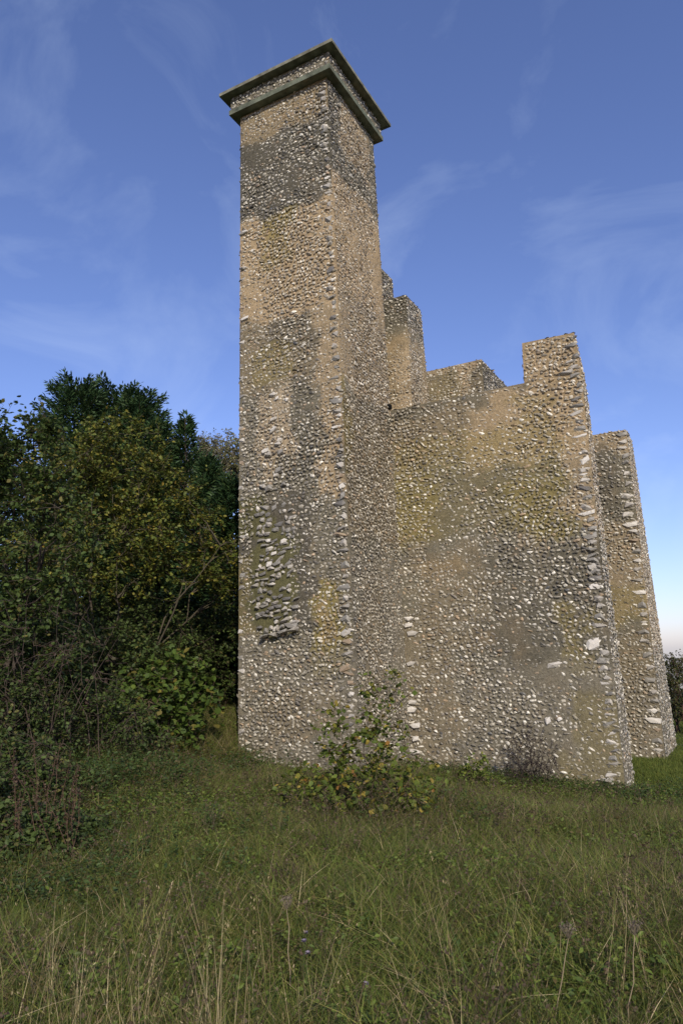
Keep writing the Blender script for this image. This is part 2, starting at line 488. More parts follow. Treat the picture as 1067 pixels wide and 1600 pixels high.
# quoins on the near corner, big flints down the left edge, and the broken scar
z = -1.75
while z < 11.9:
    h = rng.uniform(.07, .155); w = rng.uniform(.14, .34) * (1.0 if z < 6 else .75)
    flint(shaft, (XR(z) - w * .43 - rng.uniform(0, .04), YF(z) + .022, z), EX, -EY, w, h * 1.05, rng.uniform(.06, .09), rng.normal(0, .14))
    z += h * .8 + rng.uniform(.0, .16)
z = -1.3
while z < 11.9:
    h = rng.uniform(.08, .14); w = rng.uniform(.13, .24)
    flint(shaft, (XL(z) + w * .36, YF(z) + .03, z), EX, -EY, w, h, .06, rng.normal(0, .08))
    z += h + rng.uniform(.10, .42)
for (x, z, w, h, tone) in [(-8.52, 9.15, .26, .09, 0), (-8.5, 7.12, .3, .09, 0), (-8.5, 8.3, .2, .08, 1)]:
    flint(shaft, (x, 11.46, z), EX, -EY, w, h, .07, 0, tone)
# scar: broken rubble courses standing proud, ending in an overhanging lip
zc = .60
while zc < 3.02:
    x = -8.30 + rng.uniform(-.06, .16) + (0.14 if zc < .8 else 0)
    ch = rng.uniform(.07, .125)
    while x < -7.42 + rng.uniform(-.12, .12):
        w = float(np.clip(rng.gamma(5, .028), .07, .28))
        pr = .0 + .045 * max(0, 1 - abs(zc - .75) / 1.3) * rng.uniform(.4, 1.2)
        if rng.random() < .9:
            flint(shaft, (x + w / 2, 11.475 - pr * .5, zc + rng.uniform(-.04, .04)), EX, -EY, w * 1.05, ch * rng.uniform(.65, 1.2), .055 + pr * .5, rng.normal(.06, .20),
                  int(rng.choice([0, 1, 2, 3, 4], p=[.04, .12, .26, .33, .25])))
        x += w * rng.uniform(.9, 1.15)
    zc += ch * rng.uniform(.95, 1.2)
x = -8.12
while x < -7.40:
    w = rng.uniform(.12, .28)
    flint(shaft, (x + w / 2, 11.41, .45 + (x + 8.12) * .16 + rng.uniform(-.02, .02)), EX, -EY, w * 1.1, rng.uniform(.07, .11), .13, rng.normal(.15, .12), int(rng.choice([1, 2, 3])))
    x += w
# broken patch of pale core higher up
for i in range(16):
    flint(shaft, (rng.uniform(-8.15, -7.45), 11.46, rng.uniform(3.3, 5.4)), EX, -EY, rng.uniform(.12, .22), rng.uniform(.08, .13), .06, rng.normal(0, .3), int(rng.choice([0, 1, 2, 3])))

# --- cap: string course, frieze, coping slab
def slab(z0, z1, o, name, cell=.12, tone=(.095, .105, .078)):
    fs = block_faces(tcorn(z0, o), tcorn(z1, o), (), (), 20, np.array(tone), 'FRBL')
    b = tcorn(z0, o); t = tcorn(z1, o)
    fs.append(Face(t[0], t[1], t[2], t[3], (), 0, 3, np.array((.26, .24, .19))))
    fs.append(Face(b[3], b[2], b[1], b[0], (), 0, 4, np.array((.13, .14, .11))))
    V, F, C = join([f.grid(cell, .008) for f in fs])
    return part(name, mesh_np(name, V, F, C, M_CONC))
slab(ZT, ZT + .115, .185, 'string_course')
ff = block_faces(tcorn(ZT + .115, .175 - .02), tcorn(ZT + .44, .155), [(-9, -6, 10, 14, .3, LGREY, .3)], (), 24, which='FRBL')
V, F, C = join([f.grid(.07, .015) for f in ff])
fz = part('frieze', mesh_np('frieze', V, F, C, M_MORTAR))
V, F, C = join([stones(f, rng, .075, 0, .16, 1.0, 1.0, None, .3) for f in ff])
part('flint_facing', mesh_np('frieze_flints', V, F, C, M_FLINT), fz, 'stuff')
slab(ZT + .44, ZT + .515, .345, 'coping_slab', .12, (.135, .132, .10))

# --- generic walls of the ruin
def wall(name, blocks, lean, dens=1.0, cell=.08, white=.14, mul=.95, skip=None, label=None, row=.074):
    G, ST = [], []
    for fs in blocks:
        G += [f.grid(cell, .03) for f in fs]
        for i, f in enumerate(fs):
            if f.n[2] > .7: ST.append(stones(f, rng, .10, 0, .08, .85, 1.3, None, .6)); continue
            back = f.n[1] > .5 or f.n[0] < -.5
            ST.append(stones(f, rng, row if not back else .12, lean if f.n[1] < -.5 else lean * .5, white, dens if not back else .6, mul, skip))
    V, F, C = join(G)
    o = part(name, mesh_np(name, V, F, C, M_MORTAR), label=label)
    V, F, C = join(ST)
    part('flint_facing', mesh_np('flint_facing', V, F, C, M_FLINT), o, 'stuff')
    return o

# front spur: plain wall with a raised stub (merlon) on its outer end
XE = lambda z: -2.135 - .002 * z
YK = lambda z: 14.44 - .105 * (z + 0.0)
zt = 5.27
low = block_faces([(-6.35, 13.65, ZB), (XE(ZB), 13.65, ZB), (XE(ZB), YK(ZB), ZB), (-6.35, YK(ZB), ZB)],
                  [(-6.35, 13.65, zt), (-2.17, 13.65, zt), (-2.17, YK(zt) + .1, zt), (-6.35, YK(zt) + .1, zt)], P_SPUR, [(13, 15.5, 2.2, 6, .3, TAN, .7), (13, 15.5, -3, 1.8, .4, LGREY, .55)], 40)
stub = block_faces([(-3.27, 13.652, zt + .004), (-2.172, 13.652, zt + .004), (-2.172, YK(zt) + .098, zt + .004), (-3.27, YK(zt) + .098, zt + .004)],
                   [(-3.25, 13.66, 6.12), (-2.23, 13.66, 6.09), (-2.27, 14.0, 6.03), (-3.25, 14.0, 6.03)], P_SPUR, P_SPUR, 45, np.array((.30, .22, .135)))
spur = wall('spur_wall', [low, stub], -.30, 1.0, .075, .15, .94)
z = -2.1
while z < 6.0:
    h = rng.uniform(.07, .15); w = rng.uniform(.15, .36)
    if not (.0 < z < .28):
        flint(spur, (XE(z) - w * .49 - rng.uniform(0, .04), 13.655 + .02, z), EX, -EY, w, h, .065, rng.normal(0, .13), int(rng.choice([0, 1, 2, 3, 4], p=[.08, .22, .32, .24, .14])))
    z += h * .85 + rng.uniform(.0, .12)
flint(spur, (-2.45, 13.665, .12), EX, -EY, .34, .23, .07, .1, 0)          # the big white block
flint(spur, (-2.44, 13.66, -2.20), EX, -EY, .34, .12, .07, .05, 1)
flint(spur, (-2.45, 13.65, 5.30), EX, -EY, .36, .10, .06, .03, 1)
flint(spur, (-3.12, 13.65, -.22), EX, -EY, .34, .12, .06, .3, 1)
flint(spur, (-3.35, 13.65, -1.22), EX, -EY, .16, .13, .06, .3, 0); flint(spur, (-3.15, 13.65, -1.18), EX, -EY, .16, .12, .06, -.5, 0)
flint(spur, (-4.15, 13.65, .05), EX, -EY, .13, .08, .06, .2, 5)
for zz in (.75, .45, -.15, -1.05, -1.35, -1.6, .62, -.9, -1.85):         # white blocks at the junction with the tower
    flint(spur, (-6.0 + rng.uniform(-.03, .08), 13.64, zz), EX, -EY, rng.uniform(.2, .34), rng.uniform(.09, .15), .07, rng.normal(0, .06), int(rng.choice([0, 0, 1])))
# near-black lump painting the shade of a put-log hole at spur and tower
hb = mesh_np('putlog_hole_shade', *(lambda V, F: (V, F, np.full((len(V), 3), .012)))(*ico_hemi(5, -1, 1, .15)), M_MORTAR)
o = part('putlog_hole_shade', hb); o.matrix_local = Matrix.Translation(Vector((-6.215, 13.62, 5.36)) - FO) @ Matrix.Diagonal((.05, .10, .09, 1))

# rear spur
YK4 = lambda z: 20.15 - .24 * z
xb = -1.90
rs = block_faces([(-5.2, 18, ZB), (xb, 18, ZB), (xb, YK4(ZB), ZB), (-5.2, YK4(ZB), ZB)],
                 [(-5.2, 18, 5.24), (-1.965, 18, 5.24), (-1.965, YK4(5.24), 5.2), (-5.2, YK4(5.24), 5.2)], P_REAR, [(17, 22, 0, 6, .4, TAN, .7)], 60)
rear = wall('spur_wall', [rs], -.35, 1.0, .10, .13, 1.05)
z = -2.2
while z < 5.2:
    h = rng.uniform(.10, .17); w = rng.uniform(.2, .36)
    flint(rear, (xb - .008 * z - w * .50, 18.025, z), EX, -EY, w, h, .08, rng.normal(0, .07), int(rng.choice([0, 1, 2, 3, 5], p=[.2, .3, .25, .15, .1])))
    z += h + rng.uniform(.03, .16)
flint(rear, (-2.72, 18, .15), EX, -EY, .3, .2, .08, .1, 0)

place_flints()

# core wall behind the tower, pier standing on its face, and the lower back wall
core = block_faces([(-8.6, 13.6, ZB), (-7.0, 13.6, ZB), (-6.9, 16.2, ZB), (-8.6, 16.2, ZB)],
                   [(-8.6, 13.6, 9.7), (-7.0, 13.6, 9.7), (-7.0, 15.87, 9.7), (-8.6, 15.87, 9.7)], (), P_PIER, 70)
wall('core_wall', [core], -.2, 1.0, .10)
pier = block_faces([(-7.05, 15.0, ZB), (-6.22, 15.0, ZB), (-6.22, 17.0, ZB), (-7.05, 17.0, ZB)],
                   [(-7.05, 15.0, 8.67), (-6.28, 15.0, 8.67), (-6.28, 15.92, 8.66), (-7.05, 15.92, 8.66)], P_PIER, P_PIER, 74)
wall('stepped_pier', [pier], -.3, 1.0, .09)
back = block_faces([(-8.5, 16.25, ZB), (-4.78, 16.25, ZB), (-4.78, 18.6, ZB), (-8.5, 18.6, ZB)],
                   [(-8.5, 16.2, 7.09), (-4.87, 16.2, 7.09), (-4.87, 18.35, 7.09), (-8.5, 18.35, 7.09)], P_BACK, [(10, 30, 4, 8, .3, DARK, .7)], 78)
wall('back_wall', [back], -.2, 1.0, .10)

# ------------------------------------------------------------------ vegetation helpers
LEAF_T = np.array([(0, 0, 0), (-.30, .28, .06), (-.34, .62, .08), (0, 1, 0), (.34, .62, .08), (.30, .28, .06)])
LEAF_F = np.array([(0, 5, 4, 3), (0, 3, 2, 1)])

def leaves(P, D, N, size, col, aspect=1.0, cup=1.0):
    """P base points, D tip direction, N leaf normal (all n,3)"""
    n = len(P)
    D = D / np.linalg.norm(D, axis=1, keepdims=True)
    Sx = np.cross(D, N); Sx /= np.linalg.norm(Sx, axis=1, keepdims=True) + 1e-9
    Nn = np.cross(Sx, D)
    size = np.broadcast_to(size, (n,))[:, None, None]
    X = P[:, None] + size * (LEAF_T[None, :, 0:1] * aspect * Sx[:, None] + LEAF_T[None, :, 1:2] * D[:, None] + LEAF_T[None, :, 2:3] * cup * Nn[:, None])
    F = (LEAF_F[None] + (np.arange(n) * 6)[:, None, None]).reshape(-1, 4)
    return X.reshape(-1, 3), F, np.repeat(col, 6, 0)

def needles(P, D, N, size, col, aspect):
    n = len(P)
    D = D / np.linalg.norm(D, axis=1, keepdims=True)
    Sx = np.cross(D, N); Sx /= np.linalg.norm(Sx, axis=1, keepdims=True) + 1e-9
    Nn = np.cross(Sx, D)
    T = np.array([(0, 0, 0), (-.34, .5, .10), (0, 1, 0), (.34, .5, .10)])
    size = size[:, None, None]
    X = P[:, None] + size * (T[None, :, 0:1] * aspect * Sx[:, None] + T[None, :, 1:2] * D[:, None] + T[None, :, 2:3] * Nn[:, None])
    return X.reshape(-1, 3), (np.array([[(0, 3, 2), (0, 2, 1)]]) + (np.arange(n) * 4)[:, None, None]).reshape(-1, 3), np.repeat(col, 4, 0)

def tubes(paths, radii, sides=5, col=(.06, .045, .03)):
    """paths: list of (k,3) polylines; radii list of (k,)"""
    Vs, Fs = [], []; off = 0
    for P, R in zip(paths, radii):
        P = np.asarray(P, float); k = len(P)
        T = np.gradient(P, axis=0); T /= np.linalg.norm(T, axis=1, keepdims=True) + 1e-9
        up = np.array((0, 0, 1.)) if abs(T[0][2]) < .9 else np.array((1., 0, 0))
        A = np.cross(T, up); A /= np.linalg.norm(A, axis=1, keepdims=True) + 1e-9
        B = np.cross(T, A)
        a = np.arange(sides) * 2 * math.pi / sides
        R = np.asarray(R, float)
        X = P[:, None] + R[:, None, None] * (np.cos(a)[None, :, None] * A[:, None] + np.sin(a)[None, :, None] * B[:, None])
        i = np.arange(k - 1)[:, None] * sides + np.arange(sides)[None]
        j = np.arange(k - 1)[:, None] * sides + (np.arange(sides)[None] + 1) % sides
        Fs.append(np.stack([i, j, j + sides, i + sides], -1).reshape(-1, 4) + off)
        Vs.append(X.reshape(-1, 3)); off += k * sides
    V = np.concatenate(Vs)
    return V, np.concatenate(Fs), np.tile(np.array(col, float), (len(V), 1))

def curve(p0, p1, r, sag=0.0, k=5, wob=.06):
    t = np.linspace(0, 1, k)[:, None]
    p0 = np.array(p0, float); p1 = np.array(p1, float)
    L = np.linalg.norm(p1 - p0)
    P = p0 * (1 - t) + p1 * t
    w = r.normal(0, wob * L, (k, 3)); w[0] = 0; w[-1] = 0
    P = P + w * np.sin(np.pi * t)
    P[:, 2] += sag * L * np.sin(np.pi * t[:, 0])
    return P

def pal_pick(n, r, pal, pr, var=.25):
    k = r.choice(len(pal), n, p=np.array(pr) / np.sum(pr))
    return np.array(pal)[k] * r.uniform(1 - var, 1 + var, (n, 1))

def broadleaf(name, label, cat, base, blobs, r, n_twigs, per_twig, lsize, pal, pr, trunk_r=.10, stems=1, group=None,
              bark=(.07, .055, .04), droop=.25, twig_len=.5, shell=.55, single=0, aspect=1.0, twig_r=.006, forkz=.35):
    """blobs: list of (cx,cy,cz,rx,ry,rz,weight) relative to base. Returns root"""
    root = empty(name, base, label, cat, group)
    W_ = np.array([b[6] for b in blobs], float); W_ /= W_.sum()
    paths, rad = [], []
    limbs = []
    for s in range(stems):
        a = r.uniform(0, 6.28); b0 = blobs[r.choice(len(blobs), p=W_)]
        foot = np.array((math.cos(a), math.sin(a), 0)) * (.0 if stems == 1 else r.uniform(.03, .05 * stems)); foot[2] = -.15
        if stems == 1:
            top = np.array((sum(w * b[0] for w, b in zip(W_, blobs)) * .6, sum(w * b[1] for w, b in zip(W_, blobs)) * .6, max(b[2] + b[5] * .5 for b in blobs)))
        else:
            top = np.array(b0[:3]) + r.normal(0, .45, 3) * np.array(b0[3:6]); top[2] = b0[2] + r.uniform(.1, .8) * b0[5]
        P = curve(foot, top, r, 0.03, 8, .03)
        paths.append(P); rad.append(np.linspace(trunk_r, trunk_r * .2, 8)); limbs.append(P)
    trunkV = tubes(paths, rad, 7, bark)
    nl = max(3, n_twigs // 14)
    lp, lr = [], []
    sk = [limbs[i][int(len(limbs[i]) * .25):] for i in range(len(limbs))]
    for i in range(nl):
        b = blobs[r.choice(len(blobs), p=W_)]
        d = r.normal(0, 1, 3); d /= np.linalg.norm(d)
        e = np.array(b[:3]) + d * np.array(b[3:6]) * r.uniform(.55, .95)
        S0 = np.concatenate(sk); dd = np.linalg.norm((S0 - e) * np.array((1, 1, .8)), axis=1) + (S0[:, 2] > e[2] - .1) * 1.0
        p = S0[np.argmin(dd)]
        c = curve(p, e, r, .08, 6, .05); lp.append(c); L = np.linalg.norm(e - p)
        lr.append(np.linspace(min(trunk_r * .5, .008 + .012 * L), .004, 6))
    SK = np.concatenate(sk + lp)
    Ps, Ds, tp, trd = [], [], [], []
    for i in range(n_twigs):
        b = blobs[r.choice(len(blobs), p=W_)]
        d = r.normal(0, 1, 3); d /= np.linalg.norm(d)
        q = shell + (1 - shell) * r.random() ** .6
        q *= 1 + r.normal(0, .10)
        e = np.array(b[:3]) + d * np.array(b[3:6]) * q
        if e[2] < .05: e[2] = abs(e[2]) * .3 + .05
        p = SK[np.argmin(np.linalg.norm(SK - e, axis=1))]
        L = np.linalg.norm(e - p)
        if L > twig_len * 2.2: p = e + (p - e) / L * twig_len * 2.2 if r.random() < .6 else p
        c = curve(p, e, r, -.05, 4, .06)
        tp.append(c); trd.append(np.linspace(twig_r, twig_r * .35, 4))
        m = max(1, int(per_twig * r.uniform(.6, 1.4)))
        tt = 1 - r.random(m) ** 1.3 * .85
        idx = tt * 3; i0 = np.clip(idx.astype(int), 0, 2); fr = (idx - i0)[:, None]
        X = c[i0] * (1 - fr) + c[i0 + 1] * fr
        dirv = (c[-1] - c[0]) / (np.linalg.norm(c[-1] - c[0]) + 1e-6)
        D = r.normal(0, 1, (m, 3)) + dirv * .6; D[:, 2] = D[:, 2] * .6 - droop
        Ps.append(X + r.normal(0, lsize * .5, (m, 3))); Ds.append(D)
    Ps = np.concatenate(Ps); Ds = np.concatenate(Ds); n = len(Ps)
    Nn = r.normal(0, .55, (n, 3)) + np.array((0, 0, 1.0))
    patch = vnoise(Ps + 50 + np.array(base), 1.4, 7, 2)
    col = pal_pick(n, r, pal, pr) * (0.75 + .5 * patch)[:, None]
    sz = lsize * r.uniform(.6, 1.3, n)
    tv = tubes(lp + tp, lr + trd, 4, bark)
    V, F, C = join([trunkV, tv])
    link('trunk' if stems == 1 else 'stems', mesh_np('branches', V, F, C, M_BARK, True), root)
    if single:
        # the leaves that show largest, each an object of its own
        fx = np.array(base) + Ps
        key = np.argsort(-(sz / np.linalg.norm(fx, axis=1)))
        pick = key[:single]; rest = key[single:]
        pool = []
        for ci in range(len(pal)):
            for _ in range(3):
                LV, LF, LC = leaves(np.zeros((1, 3)), np.array([[0, 1., 0]]), np.array([[0, 0, 1.]]), 1.0, np.array([pal[ci]]) * r.uniform(.8, 1.2), aspect, r.uniform(.4, 1.6))
                pool.append(mesh_np('leaf', LV, LF, LC, M_LEAF))
        pk = r.choice(len(pal), len(pick), p=np.array(pr) / np.sum(pr))
        for q, ii in enumerate(pick):
            y = Vector(Ds[ii]).normalized(); xx = y.cross(Vector(Nn[ii])).normalized(); zz = xx.cross(y)
            m = Matrix.Identity(4)
            for k in range(3):
                m[k][0] = xx[k] * sz[ii]; m[k][1] = y[k] * sz[ii]; m[k][2] = zz[k] * sz[ii]; m[k][3] = Ps[ii][k]
            o = bpy.data.objects.new('leaf', pool[pk[q] * 3 + int(r.integers(0, 3))])
            COL.objects.link(o); o.parent = root; o.matrix_local = m
    else:
        rest = np.arange(n)
    if len(rest):
        V, F, C = leaves(Ps[rest], Ds[rest], Nn[rest], sz[rest], col[rest], aspect)
        o = link('crown' if not single else 'foliage', mesh_np('crown', V, F, C, M_LEAF), root)
        if single: o['kind'] = 'stuff'
    return root

def conifer(name, label, base, H, R, r, group, tone=1.0, nb=150, start=.02, blunt=.12):
    root = empty(name, base, label, 'tree', group)
    tp = curve((0, 0, -.2), (r.normal(0, .1), r.normal(0, .1), H), r, 0, 8, .006)
    V, F, C = tubes([tp], [np.linspace(H * .016, .015, 8)], 7, (.05, .04, .03))
    br, rr = [], []; P, D = [], []
    for i in range(nb):
        t = start + (1 - start) * (i + r.random()) / nb
        L = R * ((1 - t) ** .75 * (1 - blunt) + blunt * (1 - t * .6)) * r.uniform(.65, 1.15)
        a = i * 2.399 + r.normal(0, .3)
        o = np.array((math.cos(a), math.sin(a), 0))
        p0 = np.array((0, 0, t * H)) ; rise = (-.25 + .9 * t) * L * r.uniform(.5, 1.2)
        e = p0 + o * L + np.array((0, 0, rise))
        c = curve(p0, e, r, -.10, 6, .03); br.append(c); rr.append(np.linspace(.02, .005, 6))
        k = int(40 + 90 * L)
        s = r.random(k) ** .7
        idx = s * 5; i0 = np.clip(idx.astype(int), 0, 4); fr = (idx - i0)[:, None]
        X = c[i0] * (1 - fr) + c[i0 + 1] * fr
        side = np.cross(o, (0, 0, 1)) * np.where(r.random(k) < .5, 1, -1)[:, None]
        d = o * .7 + side * r.uniform(.2, 1.1, (k, 1)) + np.array((0, 0, 1)) * r.normal(-.05 + .5 * t, .35, (k, 1))
        d /= np.linalg.norm(d, axis=1, keepdims=True)
        X = X + d * (r.random((k, 1)) * .32 * (1 - s[:, None] * .4)) + r.normal(0, .04, (k, 3))
        P.append(X); D.append(d)
    # leader shoots
    k = 60
    X = np.stack([r.normal(0, .05, k), r.normal(0, .05, k), H + r.uniform(-.5, .25, k)], 1); P.append(X)
    d = r.normal(0, .4, (k, 3)); d[:, 2] += 1; P[-1] = X; D.append(d / np.linalg.norm(d, axis=1, keepdims=True))
    P = np.concatenate(P); D = np.concatenate(D); n = len(P)
    N = r.normal(0, .5, (n, 3)) + np.array((0, 0, 1.))
    col = pal_pick(n, r, [(.034, .070, .026), (.050, .094, .032), (.024, .052, .022), (.070, .105, .034)], [.4, .3, .2, .1]) * tone
    lv = needles(P, D, N, r.uniform(.10, .22, n), col, .48)
    tb = tubes(br, rr, 4, (.05, .04, .03))
    V2, F2, C2 = join([(V, F, C), tb])
    link('trunk', mesh_np('trunk', V2, F2, C2, M_BARK, True), root)
    link('crown', mesh_np('crown', lv[0], lv[1], lv[2], M_NEEDLE), root)
    return root

def G(x, y): return float(gz(np.array([x]), np.array([y]))[0])
def on(x, y, dz=0): return (x, y, G(x, y) + dz)

# ------------------------------------------------------------------ trees
R1 = lambda s: np.random.default_rng(s)
# dark conifers
gcon = 'dark conifers behind the hazel scrub'
for (lb, x, y, zt_, R, s, nb, bl) in [
    ('tallest dark green conifer rising behind the golden leaved tree', -18.3, 17.1, 9.2, 3.0, 1, 320, .58),
    ('dark conifer left of the tallest one, above the top of the golden tree', -18.5, 15.6, 9.1, 2.8, 7, 300, .55),
    ('broad dark conifer standing right of the tallest one, behind the golden tree', -16.9, 16.9, 8.8, 2.6, 2, 300, .50),
    ('shorter dark conifer between the broad one and the slim pointed one', -15.9, 16.7, 7.6, 1.8, 8, 220, .30),
    ('slim pointed dark conifer in front of the grey bare trees', -15.5, 17.6, 8.0, 1.7, 3, 190, .05),
    ('young dark conifer nearest the left edge of the tower', -12.9, 16.6, 5.3, 1.8, 4, 210, .12),
    ('small dark conifer between the slim pointed one and the tower', -14.0, 17.0, 6.2, 1.8, 5, 210, .12),
    ('shadowy conifer low behind the far left leafy tree', -18.2, 12.4, 6.3, 3.0, 6, 240, .5),
]:
    conifer('spruce_tree', lb, on(x, y, -.1), zt_ - G(x, y), R, R1(s), gcon, 1.0, nb, .02, bl)

# grey, nearly bare trees further off
gb = 'pale bare trees beyond the conifers'
for i, (x, y, H) in enumerate([(-24.7, 27.4, 12.6), (-23.9, 28.6, 12.9), (-23.2, 28.3, 12.4), (-23.4, 30.0, 13.2), (-22.4, 29.6, 12.7), (-22.0, 30.8, 13.0), (-21.2, 30.2, 12.8)]):
    r = R1(60 + i)
    broadleaf('bare_tree', 'slender pale grey tree with sparse yellow green leaves, rising between conifers and tower', 'tree', on(x, y), [(0, 0, H * .86, 1.0, 1.0, H * .155, 1)], r, 520, 7, .13,
              [(.19, .18, .08), (.15, .16, .06), (.22, .19, .11)], [.4, .4, .2], .08, 4, gb, (.17, .155, .135), .1, .9, .2, 0, .8, .012)

# golden hazel in the middle of the scrub
broadleaf('hazel_tree', 'spreading hazel tree with golden olive autumn leaves in front of the dark conifers', 'tree', on(-12.55, 11.6),
          [(.1, .2, 6.0, 1.5, 1.5, 1.3, 1.0), (-.9, -.6, 5.4, 1.3, 1.3, 1.4, .8), (.9, .9, 4.6, 1.5, 1.4, 1.3, 1.0), (-1.2, -.8, 3.7, 1.3, 1.3, 1.2, .6), (.2, .0, 3.8, 1.7, 1.6, 1.3, .8), (1.9, 2.0, 3.5, 1.1, 1.1, .8, .55)],
          R1(21), 1900, 14, .085, [(.128, .142, .026), (.095, .120, .024), (.175, .162, .028), (.070, .100, .020), (.20, .145, .026)], [.3, .3, .2, .15, .05], .035, 7, None, (.07, .06, .042), .2, .5, .25)
# dark leafy tree at the left edge
broadleaf('beech_tree', 'dark leafy tree with large loose leaves against the sky at the far left edge', 'tree', on(-10.1, 7.1),
          [(.1, .2, 4.9, 1.0, 1.0, .85, .6), (-.7, -.7, 5.0, 1.3, 1.3, 1.1, 1.0), (-1.0, -.9, 3.4, 1.6, 1.6, 1.4, 1.1), (.3, .5, 3.4, 1.1, 1.1, 1.3, .8), (-.1, .1, 1.9, 1.6, 1.5, 1.2, .9)],
          R1(22), 1700, 14, .076, [(.056, .088, .022), (.072, .105, .026), (.044, .070, .020), (.12, .11, .03)], [.4, .3, .2, .1], .06, 4, None, (.06, .05, .04), .3, .45, .35)
# understorey behind, dark shrubs
gsh = 'dark shrubs of the scrub on the left'
for i, (lb, x, y, rx, rz, hz) in enumerate([
    ('dark shrub filling the gap below the conifers beside the left edge of the tower', -11.9, 15.2, 1.5, 1.5, 1.4),
    ('dark dense shrub under the golden hazel tree', -13.0, 13.0, 1.9, 1.5, 1.6),
    ('deep green shrub behind the broad leaved bush', -11.6, 11.0, 1.4, 1.2, 1.2),
    ('shadowed shrub at the left under the large leaved tree', -11.5, 8.6, 1.6, 1.3, 1.3),
    ('tangled dark shrub low at the far left edge', -9.2, 6.6, 1.2, 1.0, .7),
    ('leafy bramble thicket creeping forward from the left edge towards the camera', -7.3, 5.2, 1.1, .6, .34),
    ('low weedy bramble thicket nearest the camera at the left edge of the meadow', -5.75, 4.35, .9, .30, .16),
    ('low bramble thicket between the broad leaved bush and the far left edge', -8.9, 8.2, 1.2, 1.1, .42),
]):
    broadleaf('shrub', lb, 'shrub', on(x, y), [(0, 0, hz, rx, rx, rz, 1)], R1(30 + i), 900 if i < 4 else 700, 13, .08 if i < 4 else .05,
              [(.056, .084, .022), (.074, .104, .026), (.044, .066, .020), (.11, .105, .03)], [.4, .3, .2, .1], .02, 7, gsh, (.05, .04, .03), .2, .45, .3)
# bare twiggy dogwood on the left
broadleaf('dogwood_shrub', 'thin leaved shrub of purple brown bare stems leaning in from the left', 'shrub', on(-8.7, 7.0),
          [(-.2, 0, 1.9, .9, .9, 1.0, 1), (.3, .4, 1.5, .7, .7, .8, .6)], R1(41), 110, 4, .06,
          [(.055, .035, .026), (.05, .045, .02), (.035, .04, .018)], [.4, .3, .3], .009, 16, None, (.065, .05, .04), .2, .5, .2)
# broad-leaved bush
broadleaf('hazel_bush', 'rounded bush of broad bright green leaves in front of the scrub, left of the tower', 'bush', on(-9.65, 10.05),
          [(0, 0, .95, .85, .85, .75, 1), (.25, .3, 1.5, .55, .55, .55, .4), (.55, .6, .9, .6, .6, .7, .4)], R1(51), 260, 9, .12,
          [(.080, .125, .022), (.062, .10, .020), (.105, .145, .026), (.14, .12, .024)], [.4, .35, .15, .1], .018, 12, None, (.10, .075, .05), .35, .4, .5, 140, 1.25)
# hazel sapling before the tower corner
broadleaf('hazel_sapling', 'young hazel with yellowing leaves growing in the grass before the tower corner', 'bush', on(-4.0, 7.65),
          [(-.05, -.15, .36, 1.02, .8, .36, 3.4), (.05, .0, .80, .62, .5, .36, 1.0), (.0, .1, 1.22, .40, .34, .42, .36), (.38, .2, 1.42, .18, .18, .36, .14), (-.42, -.1, .95, .25, .25, .35, .18)], R1(52), 380, 7, .064,
          [(.105, .135, .022), (.080, .112, .020), (.17, .165, .028), (.30, .23, .045), (.23, .12, .03), (.07, .085, .02)], [.38, .30, .18, .07, .03, .04], .008, 18, None, (.08, .06, .04), .3, .35, .3, 290, 1.15, .003)
# small bush and dead shrub at the foot of the spur
broadleaf('elder_bush', 'small fresh green leafy bush at the foot of the front spur wall', 'bush', on(-4.35, 12.1),
          [(0, 0, .18, .75, .4, .22, 1), (.1, .1, .40, .3, .25, .28, .5)], R1(53), 190, 8, .05,
          [(.12, .155, .028), (.095, .13, .024), (.16, .17, .03)], [.4, .4, .2], .006, 8, None, (.08, .06, .04), .2, .25, .3, 0, 1.1, .003)
broadleaf('dead_shrub', 'dark twiggy leafless shrub against the foot of the front spur wall', 'shrub', on(-3.55, 12.95),
          [(0, 0, .55, .55, .35, .6, 1)], R1(54), 700, 1, .03,
          [(.05, .035, .03), (.04, .035, .02)], [.6, .4], .008, 18, None, (.045, .035, .032), .2, .3, .1, 0, 1, .004)
# shrubs beyond the rear spur
broadleaf('hawthorn_bush', 'twiggy dark hawthorn bush peeping out from behind the rear spur wall', 'bush', on(-1.95, 23.6),
          [(-.1, 0, 1.6, .35, .5, .8, .6), (.15, .2, 1.2, .7, .7, 1.0, 1.6)], R1(55), 420, 10, .06,
          [(.06, .075, .022), (.075, .075, .028), (.08, .065, .03)], [.5, .35, .15], .03, 6, None, (.07, .045, .035), .1, .5, .3)
for i, (lb, x, y, h) in enumerate([('dark hedge bush at the far right edge beyond the mown grass', -1.0, 27.5, 1.05), ('round dark bush far behind the rear spur wall', -2.4, 31.0, 1.3), ('low dark bush at the far end of the mown grass', 2.6, 29.5, 1.1)]):
    broadleaf('hedge_bush', lb, 'bush', on(x, y), [(0, 0, h, 1.3, 1.2, h * .95, 1)], R1(57 + i), 260, 10, .08,
              [(.05, .062, .02), (.065, .068, .024), (.09, .06, .025)], [.5, .35, .15], .03, 6, 'bushes beyond the rear spur wall', (.07, .05, .04), .1, .5, .4)

